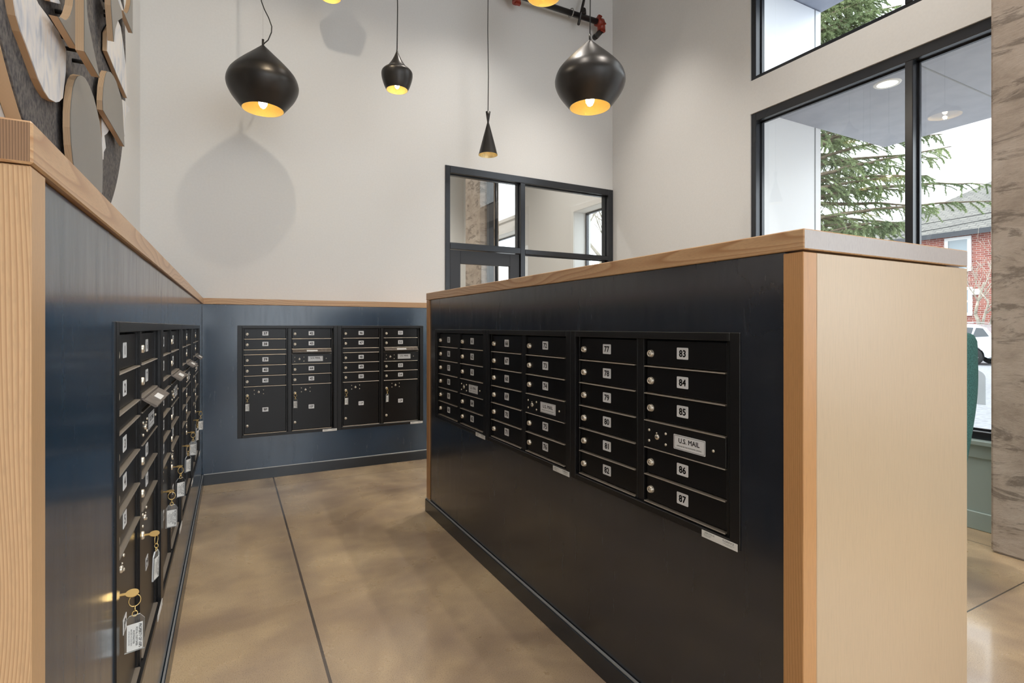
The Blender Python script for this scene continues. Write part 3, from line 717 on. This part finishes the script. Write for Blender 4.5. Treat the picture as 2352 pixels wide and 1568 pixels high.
pendant('tall', P(1121, 356, 5.15), 'slim hourglass black pendant hanging lowest, over the transom window')
pendant('stout', P(1355, 247, 3.92), 'large black onion-shaped pendant in front of the right corner')
pendant('stout', P(1249, -7, 4.7), 'pendant cut by the top edge, gold inside showing before the black pipe')
pendant('fat', P(759, -5, 4.35), 'pendant at the top edge with only its glowing rim in view')
pendant('wide', Vector((.40, 3.5, 4.08)), 'wide shallow pendant added out of view to cast the arched wall shadow', None, 21)  # unseen extra pendant, added so the stout lamp shadows the far wall

# ------------------------------------------------------------------ sprinkler pipe
py_ = YF-.14
e0 = on_y(1378, 52, py_); e1 = on_y(1188, -4, py_)
pipe = thing('sprinkler_pipe', 'black steel pipe with red couplings high on the far wall', 'pipe', (e0.x, py_, e0.z))
L = e0.x-e1.x
s = B(); s.cyl((-.02, 0, 0), (-L-2.2, 0, .0), .033, 20); s.build('pipe_run', M['pipe'], pipe)
def coupling(x, down=True):
    s = B(); s.cyl((x-.05, 0, 0), (x+.03, 0, 0), .052, 16); s.box(x-.03, x+.01, -.02, .02, .045, .085, .004); s.ball((x+.02, 0, -.01), .052, 0, 2)
    if down: s.cyl((x+.02, 0, -.01), (x+.02, 0, -.09), .048, 16); s.box(x-.0, x+.07, -.02, .02, -.105, -.07, .004)
    s.ball((x+.05, -.04, -.02), .013, 0, 1); s.ball((x-.01, -.04, .05), .013, 0, 1)
    s.build('coupling', M['red'], pipe)
coupling(-.0); coupling(-L-.03)
s = B(); s.cyl((.02, 0, -.09), (.02, .09, -.11), .034, 16); s.cyl((.02, .09, -.11), (.02, .139, -.11), .034, 16); s.build('wall_stub', M['pipe'], pipe)
s = B(); s.tube([(-.42+.0*i, math.sin(i/10*PI*1.15-.25)*.05, math.cos(i/10*PI*1.15-.25)*.05) for i in range(-6, 15)], .006, 6); s.tube([(-.95, -.05, 0), (-.955, -.045, .05), (-.96, 0, .10), (-.96, 0, .7)], .012, 6); s.tube([(-.95, math.sin(i/12*2*PI)*.041, math.cos(i/12*2*PI)*.041) for i in range(12)], .009, 6, 0, True)
s.build('hanger_ring', M['zinc'], pipe)
s = B(); s.cyl((-.34, -.035, -.13), (-.08, .05, .72), .016, 8); s.cyl((-.28, -.05, .05), (-.20, .05, .06), .03, 10); s.build('sway_brace', M['pipe'], pipe)

# ------------------------------------------------------------------ wall sculpture on the left wall
sx = -.62; cy, cz, cr = 3.06, 3.002, 1.236
sc_o = thing('wall_sculpture', 'round grey felt wall sculpture with layered plywood shapes, above the left partition', 'wall art', (XL, cy, cz))
def rel(v): return (v[0]-XL, v[1]-cy, v[2]-cz)
s = B(); N = 96
circ = [(math.cos(2*PI*i/N), math.sin(2*PI*i/N)) for i in range(N)]
s.prism([(u*cr, v*cr) for u, v in circ], lambda u, v, d: (d, u, v), .002, -XL+sx-.006, 0); s.build('backing_disc', M['ply'], sc_o)
s = B(); s.prism([(u*(cr-.004), v*(cr-.004)) for u, v in circ], lambda u, v, d: (d, u, v), -XL+sx-.006, -XL+sx, 0); s.build('felt_face', M['felt'], sc_o)
def c1_(P_): return [(x/3.267, y/3.267) for x, y in P_]
def cA(P_): return [(110+x/7.838, y/7.838) for x, y in P_]
def cB(P_): return [(130+x/4.9, 150+y/4.9) for x, y in P_]
def shape(P_, b, face, th=.026, lab=None):
    Q = [on_x(x, y, b) for x, y in P_]
    s = B(); s.prism([(q.y-cy, q.z-cz) for q in Q], lambda u, v, d: (d, u, v), b-XL-.003, b-XL-th, 1)
    s.prism([(q.y-cy, q.z-cz) for q in Q], lambda u, v, d: (d, u, v), b-XL, b-XL-.003, 0)
    o = s.build('plywood_shape', [M[face], M['ply']], sc_o)
    o['label'] = {'pgrey': 'taupe faced plywood shape', 'pearl': 'white painted plywood shape'}[face]
shape(c1_([(95, -60), (230, -90), (290, 30), (350, 110), (440, 240), (497, 370), (494, 540), (472, 735), (445, 762), (420, 768), (370, 742), (330, 680), (290, 595), (235, 440), (195, 330), (160, 240), (125, 120)]), -.597, 'pearl')
shape(cB([(240, 125), (270, 113), (300, 125), (330, 155), (370, 230), (420, 360), (455, 500), (485, 640), (505, 800), (517, 1000), (521, 1200), (515, 1420), (480, 1560), (400, 1560), (280, 1400), (215, 1220), (190, 1090), (170, 900), (160, 700), (161, 540), (170, 400), (190, 250), (212, 170)]), -.575, 'pgrey')
shape(cB([(575, 68), (610, 78), (645, 125), (675, 190), (700, 270), (722, 345), (736, 400), (745, 500), (755, 700), (765, 915), (525, 505), (521, 400), (530, 250), (545, 150), (558, 95)]), -.572, 'pgrey')
shape(c1_([(887, 158), (905, 200), (925, 330), (943, 480), (950, 620), (957, 738), (890, 590), (835, 455), (806, 385), (808, 250), (840, 190)]), -.59, 'pearl', .022)
shape(cA([(665, -300), (672, -300), (692, -40), (715, 300), (752, 520), (800, 760), (855, 1030), (935, 1400), (800, 1165), (665, 925)]), -.515, 'pgrey', .03)
shape(cA([(475, -160), (478, -40), (462, 120), (420, 270), (385, 330), (345, 363), (300, 358), (250, 325), (190, 300), (260, 420), (540, 890), (660, 890), (640, -160)]), -.545, 'pgrey', .028)
shape(cA([(1140, -160), (1142, 100), (1165, 400), (1190, 752), (1215, 520), (1260, 375), (1345, 318), (1330, 200), (1250, -40), (1230, -160)]), -.548, 'pgrey', .028)
shape(cA([(1498, -160), (1528, -160), (1528, 602), (1430, 370), (1355, 190), (1380, 214), (1425, 247), (1462, 180), (1485, 90), (1495, -20)]), -.56, 'pgrey', .024)
shape(cA([(1262, -120), (1300, -30), (1360, 180), (1425, 330), (1400, 330), (1330, 180), (1260, 10)]), -.585, 'pearl', .02)
shape(cB([(515, 520), (530, 560), (575, 640), (625, 705), (590, 730), (570, 765), (538, 790), (547, 850), (556, 925), (532, 975), (528, 1060), (515, 1058), (510, 900), (517, 800), (512, 700)]), -.603, 'pearl', .016)
shape(cB([(740, 385), (770, 402), (792, 452), (826, 480), (821, 522), (790, 530), (772, 600), (768, 700), (766, 800), (755, 700), (745, 500)]), -.607, 'pearl', .012)
shape(cA([(130, -100), (180, -40), (238, 80), (215, 72), (55, 30), (20, -100)]), -.59, 'pearl', .024)
for (x, y, b) in ((290, 235, -.55), (210, 440, -.56), (360, 680, -.555), (575, 915, -.53), (675, 1125, -.53), (1045, 20, -.56), (1060, 210, -.56), (1060, 290, -.56), (1400, 130, -.575), (1395, 435, -.575)):
    q = on_x(110+x/7.838+9, y/7.838+2, b-.03); s = B(); s.cyl(rel(q), rel((sx-.002, q.y, q.z)), .0085, 10); s.build('standoff_rod', M['cord'], sc_o)

# ------------------------------------------------------------------ teal wing chair behind the island
ch = thing('wing_chair', 'tall teal wool wing chair between the island and the window', 'chair', (3.262, 1.578, 0), -YAW)
def chair():
    s = B(); n = 24; rows = 14; t = bmesh.new(); G = []
    for side in (0, 1):
        g = []
        for j in range(rows+1):
            v = j/rows; z = .16+v*1.125; w_ = .245+.095*(lambda q: q*q*(3-2*q))(min(1, max(0, (z-.45)/.6))); dp = .34-.18*v+(.05*math.sin(v*PI))
            row = []
            for i in range(n+1):
                a = (i/n-.5)*PI*1.02; th = .035 if side else -.035
                zz = z-(abs(math.sin(a))**5)*(.05*v**4)
                row.append(t.verts.new(((w_+th)*math.sin(a), (dp*1.25+th)*(-math.cos(a))+.10+.10*(1-v)-.1*v, zz)))
            g.append(row)
        G.append(g)
    for g in G:
        for j in range(rows):
            for i in range(n): t.faces.new((g[j][i], g[j][i+1], g[j+1][i+1], g[j+1][i]))
    for j in (0, rows):
        for i in range(n): t.faces.new((G[0][j][i], G[0][j][i+1], G[1][j][i+1], G[1][j][i]))
    for i in (0, n):
        for j in range(rows): t.faces.new((G[0][j][i], G[0][j+1][i], G[1][j+1][i], G[1][j][i]))
    bmesh.ops.recalc_face_normals(t, faces=t.faces); s.join(t, 0, None, True)
    o = s.build('wing_back', M['teal'], ch); md = o.modifiers.new('soft', 'SUBSURF'); md.levels = 1; md.render_levels = 1
    s = B(); s.box(-.2, .2, -.22, .10, .30, .47, .05, seg=3); s.build('seat_cushion', M['teal'], ch)
    for (x, y) in ((-.16, .06), (.14, .06), (-.16, -.18), (.14, -.18)): s = B(); s.cyl((x*1.05, y*1.05, 0), (x, y, .31), .014, 10, 0, .02); s.build('leg', M['bark'], ch)
chair()

# ------------------------------------------------------------------ outside
s = B(); s.box(XR+.14, 60, -40, 70, -.4, -.15); g = struct(s.build('ground', M['asphalt']))
s = B(); s.box(XR+.14, 5.6, -8, 3.3, -.15, -.08); tag(s.build('gravel_bed', M['gravel']), 'strip of grey gravel planting bed outside under the window', 'planting bed')
s = B(); s.box(5.6, 8.6, -10, 30, -.16, -.07, .01); tag(s.build('sidewalk', M['sidewalk']), 'pale concrete sidewalk outside beyond the window', 'sidewalk')
s = B(); s.box(27.8, 30.0, -30, 60, -.16, -.03, .01); tag(s.build('sidewalk', M['sidewalk']), 'pale sidewalk across the street in front of the brick house', 'sidewalk')
for x, wd in ((13.5, .15), (11.0, .12), (20.0, .12)):
    pass
FY = 3.345
fe = on_y(1885, 297, FY)
fin = thing('cladding_fin', 'white panelled wall fin outside the window', 'exterior wall', (fe.x, FY, -.15))
s2 = B(); zt = on_y(1885, 22, FY).z
s2.box(XR+.15-fe.x, 0, 0, .35, 0, zt+.12); s2.build('cladding', M['finwhite'], fin)
jx = on_y(1872, 300, FY).x
s2 = B(); s2.box(jx-.008-fe.x, jx+.008-fe.x, -.002, .001, .0, zt+.12); s2.build('joint', M['finjoint'], fin)
# canopy
zc = on_y(1885, 297, FY).z; cc = on_z(2035, 337, zc)
can = thing('entry_canopy', 'grey canopy soffit outside above the lower window', 'canopy', (XR+.2, FY, zc))
s = B(); s.box(0, cc.x-(XR+.2), -8, -.002, .0, .28); s.build('soffit', M['soffit'], can)
jy = on_z(2112, 150, zc)
for y_ in (on_z(2190, 184, zc).y-FY,):
    s = B(); s.box(0, cc.x-(XR+.2), y_-.006, y_+.006, -.002, .002); s.build('joint', M['finjoint'], can)
lp = on_z(2038, 192, zc)
dl = thing('canopy_downlight', 'small round recessed light in the grey canopy soffit', 'light', (lp.x, lp.y, zc))
s = B(); s.lathe([(.075, -.006), (.095, -.006), (.10, 0)], 24); s.build('trim_ring', M['white'], dl)
s = B(); s.lathe([(.075, -.004), (.001, -.004)], 24); s.build('lens', emit('lens_glow', (1, .93, .8), 1.6), dl)
# upper canopy: white overhang
u0 = on_y(1885, 22, FY)
uc = thing('upper_canopy', 'white overhang outside at the top of the upper window', 'canopy', (u0.x, FY, u0.z))
s = B(); s.box(XR+.2-u0.x, .02, -.55, .36, 0, .3); s.build('fascia', M['finwhite'], uc)
s = B(); s.box(XR+.2-u0.x, .021, -.551, .36, -.02, .0); s.build('drip_edge', M['soffit'], uc)

# cedar
rnd = random.Random(7)
def cedar(root_px, Z, height, label, seedv=7):
    r = random.Random(seedv)
    base = at(root_px, 750, Z); base.z = -.15
    t = thing('cedar_tree', label, 'tree', base)
    tr = B(); fo = bmesh.new()
    tr.tube([(0, 0, 0), (.05, 0, height*.4), (0, .05, height*.8), (0, 0, height)], [.28, .2, .08, .02], 8)
    right = Vector((CO, -SI, 0)); fwd = Vector((SI, CO, 0))
    def tuft(p, d):
        for k in range(8):
            a = Vector((r.uniform(-1, 1), r.uniform(-1, 1), r.uniform(-.8, .5))).normalized(); dd = (d*.8+a*.8).normalized()
            ln = r.uniform(.03, .065); sd = dd.cross(Vector((r.uniform(-1, 1), r.uniform(-1, 1), r.uniform(-1, 1)))).normalized()*.0065
            v = [fo.verts.new(p-sd), fo.verts.new(p+sd), fo.verts.new(p+dd*ln)]; fo.faces.new(v)
    nb = 150
    for i in range(nb):
        z = .8+ (height-1.0)*(i/nb)+r.uniform(-.15, .15)
        az = r.uniform(-1.1, 1.1) if i % 4 else r.uniform(0, 2*PI)
        dr = right*math.cos(az)+fwd*math.sin(az)
        L_ = (1-(z/height)**1.6)*3.7*r.uniform(.65, 1.1)+.5
        if z < 4.1: L_ = min(L_, 2.3)
        if i == 50: L_ = 5.2; dr = right*1.0+fwd*.05+Vector((0, 0, .12))
        p = Vector((0, 0, z)); pts = [p.copy()]; n_ = 12
        rise = r.uniform(.0, .35)
        for k in range(n_):
            u = k/n_; d = (dr+Vector((0, 0, rise*(1-u*1.4)-.10*u))+Vector((r.uniform(-.12, .12), r.uniform(-.12, .12), r.uniform(-.07, .07)))).normalized()
            p = p+d*L_/n_; pts.append(p.copy())
        tr.tube(pts, [.045*(1-k/(n_+1))*(.5+L_/5)+.006 for k in range(n_+1)], 5)
        for k in range(2, n_+1):
            d0 = (pts[k]-pts[k-1]).normalized(); u = k/n_
            for sgn in (-1, 1, -1, 1):
                sl = (1.05-u*.65)*r.uniform(.45, 1.05)
                if r.random() < .12: continue
                sd = (d0*.6+Vector((d0.y, -d0.x, 0))*sgn*r.uniform(.4, .9)+Vector((0, 0, r.uniform(-.55, .05)))).normalized()
                q = pts[k].lerp(pts[k-1], r.random()); sp = [q.copy()]
                for m_ in range(7):
                    sd = (sd+Vector((0, 0, -.09))+Vector((r.uniform(-.2, .2), r.uniform(-.2, .2), r.uniform(-.12, .12)))).normalized(); q = q+sd*sl/7; sp.append(q.copy())
                    tuft(q, sd); tuft(q-sd*sl/14, sd); tuft(q-sd*sl/9, sd); tuft(q-sd*sl/21, sd)
                tr.tube(sp, [.009, .008, .007, .006, .005, .004, .003, .002], 3)
            tuft(pts[k], d0)
    tr.build('branches', M['bark'], t)
    me = bpy.data.meshes.new('foliage'); fo.to_mesh(me); fo.free(); me.materials.append(M['needle']); put('foliage', me, t)
    return t
cedar(1845, 14.0, 12.5, 'green cedar with drooping branches outside beyond the canopy', 7)

def bare_tree(base, height, label, seedv, name='bare_tree', mat='pbark', spread=.55, r0=.11):
    r = random.Random(seedv); t = thing(name, label, 'tree', base); s = B()
    def grow(p, d, L_, rad, lvl):
        pts = [p.copy()]; n_ = 5
        for k in range(n_):
            d = (d+Vector((r.uniform(-.16, .16), r.uniform(-.16, .16), r.uniform(-.03, .12)))).normalized(); p = p+d*L_/n_; pts.append(p.copy())
        s.tube(pts, [max(.006, rad*(1-.45*k/n_)) for k in range(n_+1)], 6 if lvl < 2 else 4)
        if lvl < 5:
            for c_ in range(3 if lvl < 4 else 2):
                k = r.randint(2, n_); dd = (d+Vector((r.uniform(-1, 1), r.uniform(-1, 1), r.uniform(-.25, .6)))*spread*1.4).normalized()
                grow(pts[k].copy(), dd, L_*r.uniform(.6, .82), rad*.55, lvl+1)
    grow(Vector((0, 0, 0)), Vector((0, 0, 1)), height*.36, r0, 0); s.build('branches', M[mat], t); return t
b1 = at(2268, 750, 22.6); b1.z = -.03
bare_tree(b1, 5.4, 'bare pale street tree in front of the brick house', 3)
b2 = at(1392, 750, 15); b2.z = -.15
bare_tree(b2, 9.5, 'bare tree outside the right pane of the transom glazing', 11, r0=.10)
b3 = at(1180, 750, 25); b3.z = -.15
bare_tree(b3, 12, 'bare tree outside, seen through the left transom pane', 15, r0=.10)

# brick house
HX = 32.0
ev = on_x(2200, 535, HX)
hs = thing('brick_house', 'two-storey red brick house with a grey shingle roof across the street', 'house', (HX, ev.y, -.15))
ye = on_x(1950, 560, HX).y-ev.y; zE = ev.z+.15
s = B(); s.box(0, 12, -14, ye-.5, 0, zE); s.build('brick_wall', M['brick'], hs)
s = B(); t = bmesh.new(); o_ = .5
y0r, y1r = -14.5, ye; zr = 3.6
rv = [t.verts.new(v) for v in ((-o_, y0r, zE), (-o_, y1r, zE), (12+o_, y1r, zE), (12+o_, y0r, zE), (6, y0r, zE+zr), (6, y1r-4.5, zE+zr))]
for q in ((0, 1, 5, 4), (1, 2, 5), (2, 3, 4, 5), (3, 0, 4), (0, 3, 2, 1)): t.faces.new([rv[i] for i in q])
bmesh.ops.recalc_face_normals(t, faces=t.faces); s.join(t); s.build('roof', M['shingle'], hs)
s = B(); s.box(-o_-.05, -o_+.02, y0r, y1r, zE-.22, zE+.03); s.build('eave_gutter', M['mullion'], hs)
def hwin(pxa, pya, pxb, pyb):
    A_ = on_x(pxa, pya, HX); B_ = on_x(pxb, pyb, HX); y0, y1 = sorted((A_.y-ev.y, B_.y-ev.y)); z0, z1 = sorted((A_.z+.15, B_.z+.15))
    s = B(); 
    for q in ((y0-.1, y0+.05, z0-.1, z1+.1), (y1-.05, y1+.1, z0-.1, z1+.1), (y0+.05, y1-.05, z1-.05, z1+.1), (y0+.05, y1-.05, z0-.1, z0+.05), (y0+.05, y1-.05, (z0+z1)/2-.04, (z0+z1)/2+.04)): s.box(-.08, .02, *q)
    o = s.build('window_frame', M['white'], hs); s = B(); s.box(-.03, .01, y0+.05, y1-.05, z0+.05, z1-.05); s.build('pane', M['hpane'], o)
hwin(2176, 552, 2226, 618); hwin(2192, 665, 2228, 720); hwin(2060, 590, 2110, 640)
vb = on_x(2241, 670, HX); s = B(); s.box(-.12, .02, vb.y-ev.y-.18, vb.y-ev.y+.18, vb.z+.15-.14, vb.z+.15+.14, .02); s.build('wall_vent', M['white'], hs)

# parked car
wc = at(2256, 817, 20.6)
car = thing('parked_car', 'silver hatchback parked across the street in front of the brick house', 'car', (wc.x, wc.y, -.15), PI/2)
def build_car():
    # car length runs along local x (nose at +x, which lies to the left in the photograph), width along local y
    pf_ = [(-.82, .42), (-.86, .62), (-.80, .98), (-.62, 1.16), (-.42, 1.42), (-.1, 1.54), (.9, 1.60), (1.8, 1.55), (2.35, 1.12), (3.2, .98), (3.5, .78), (3.55, .40)]
    low = [(3.1, .24)]
    def arch(cx): return [(cx+.40*math.cos(a), .33+.40*math.sin(a)) for a in [PI*i/10 for i in range(11)]]
    poly = pf_+[(3.4, .24)]+arch(2.65)+[(2.2, .24)]+arch(0)+[(-.5, .28)]
    s = B(); s.prism(poly, lambda u, v, d: (u, d*(1-.10*max(0, v-.95)/.6), v), -.88, .88, 0); s.build('body', M['carpaint'], car)
    for sgn in (-1, 1):
        o_ = .885*sgn
        s = B(); s.prism([(-.52, 1.10), (-.32, 1.40), (-.12, 1.42), (-.02, 1.06)], lambda u, v, d: (u, (d+o_)*(1-.10*max(0, v-.95)/.6), v), -.006, .006); s.build('quarter_window', M['carglass'], car)
        s = B(); s.prism([(.06, 1.05), (-.03, 1.42), (.85, 1.48), (.9, 1.03)], lambda u, v, d: (u, (d+o_)*(1-.10*max(0, v-.95)/.6), v), -.006, .006); s.prism([(.98, 1.03), (.93, 1.48), (1.7, 1.45), (2.1, 1.06)], lambda u, v, d: (u, (d+o_)*(1-.10*max(0, v-.95)/.6), v), -.006, .006); s.build('side_window', M['carglass'], car)
        for x in (0, 2.65):
            mt = Matrix.Translation((x, .70*sgn, .33)) @ Matrix.Rotation(-PI/2*sgn, 4, 'X')
            s = B(); s.lathe([(.20, 0), (.32, .0), (.335, .03), (.335, .16), (.32, .185), (.235, .19)], 28, 0, mt); wl = s.build('wheel', M['tire'], car)
            s = B(); s.lathe([(.235, .19), (.225, .17), (.001, .165)], 28, 1, mt)
            for k in range(5):
                a = 2*PI*k/5+.3
                s.prism([(.03*math.cos(a-1.2), .03*math.sin(a-1.2)), (.22*math.cos(a-.22), .22*math.sin(a-.22)), (.22*math.cos(a+.22), .22*math.sin(a+.22)), (.03*math.cos(a+1.2), .03*math.sin(a+1.2))], lambda u, v, d: mt @ Vector((u, v, d)), .165, .186, 0)
            s.lathe([(.225, .165), (.238, .19)], 28, 0, mt); s.build('rim', [M['rim'], M['tire']], wl)
    s = B(); s.box(-.86, -.79, -.82, -.50, .88, 1.0, .02); s.box(-.86, -.79, .50, .82, .88, 1.0, .02); s.build('tail_light', M['red'], car)
    s = B(); s.tube([(-.0, -.70, 1.60), (.5, -.70, 1.64), (1.5, -.70, 1.62)], .015, 6); s.tube([(-.0, .70, 1.60), (.5, .70, 1.64), (1.5, .70, 1.62)], .015, 6); s.build('roof_rail', M['zinc'], car)
build_car()

# overhead wires
for (pa, pb, Z0, Z1_, lab) in (((1890, 571), (2300, 497), 17, 17, 'lower overhead utility wire crossing before the shingle roof'), ((1890, 549), (2300, 484), 17.4, 17.4, 'upper overhead utility wire crossing before the shingle roof')):
    p, q = at(*pa, Z0), at(*pb, Z1_); dd = q-p; p2, q2 = p-dd*1.0, q+dd*1.0
    s = B(); s.tube([p2.lerp(q2, i/14)-Vector((0, 0, .25*math.sin(PI*i/14)-.22)) for i in range(15)], .013, 5); tag(s.build('overhead_wire', M['cord']), lab, 'wire', 'overhead wires')

# trim rings of the unseen ceiling downlights, mostly added to brighten the room
proto = None
for i, (x, y) in enumerate(DOWN):
    if proto is None:
        proto = thing('unseen_downlight', 'unseen white downlight assumed in the high ceiling to light the room', 'light', (x, y, ZC), 0, 'unseen ceiling downlights')
        s = B(); s.lathe([(.06, -.004), (.085, -.008), (.09, 0)], 24); s.build('trim_ring', M['white'], proto)
    else:
        c_ = copy_tree(proto); c_.location = (x, y, ZC)

# frosted decal on the lower window glass
dm = bpy.data.materials.new('frosted_vinyl'); dm.use_nodes = True; t = dm.node_tree; t.nodes.clear()
o_ = t.nodes.new('ShaderNodeOutputMaterial'); mx = t.nodes.new('ShaderNodeMixShader'); mx.inputs[0].default_value = .42
a_ = t.nodes.new('ShaderNodeBsdfTransparent'); b_ = t.nodes.new('ShaderNodeBsdfDiffuse'); b_.inputs[0].default_value = (.62, .72, .78, 1)
t.links.new(a_.outputs[0], mx.inputs[1]); t.links.new(b_.outputs[0], mx.inputs[2]); t.links.new(mx.outputs[0], o_.inputs[0])
gx = XR+.102
e_ = on_x(2264, 868, gx); l_ = on_x(2200, 848, gx); bt = on_x(2264, 930, gx).z; wd = abs(l_.y-e_.y)
poly = [(0, bt), (wd, bt), (wd, e_.z)]+[(wd/2+wd/2*math.cos(q*PI/12), e_.z+.055*math.sin(q*PI/12)) for q in range(1, 12)]+[(0, e_.z)]
s = B(); s.prism(poly, lambda u, v, d: (gx+d, e_.y+u, v), -.0006, .0006)
tag(s.build('window_decal', dm), 'pale translucent decal with a rounded top low on the window glass', 'decal')
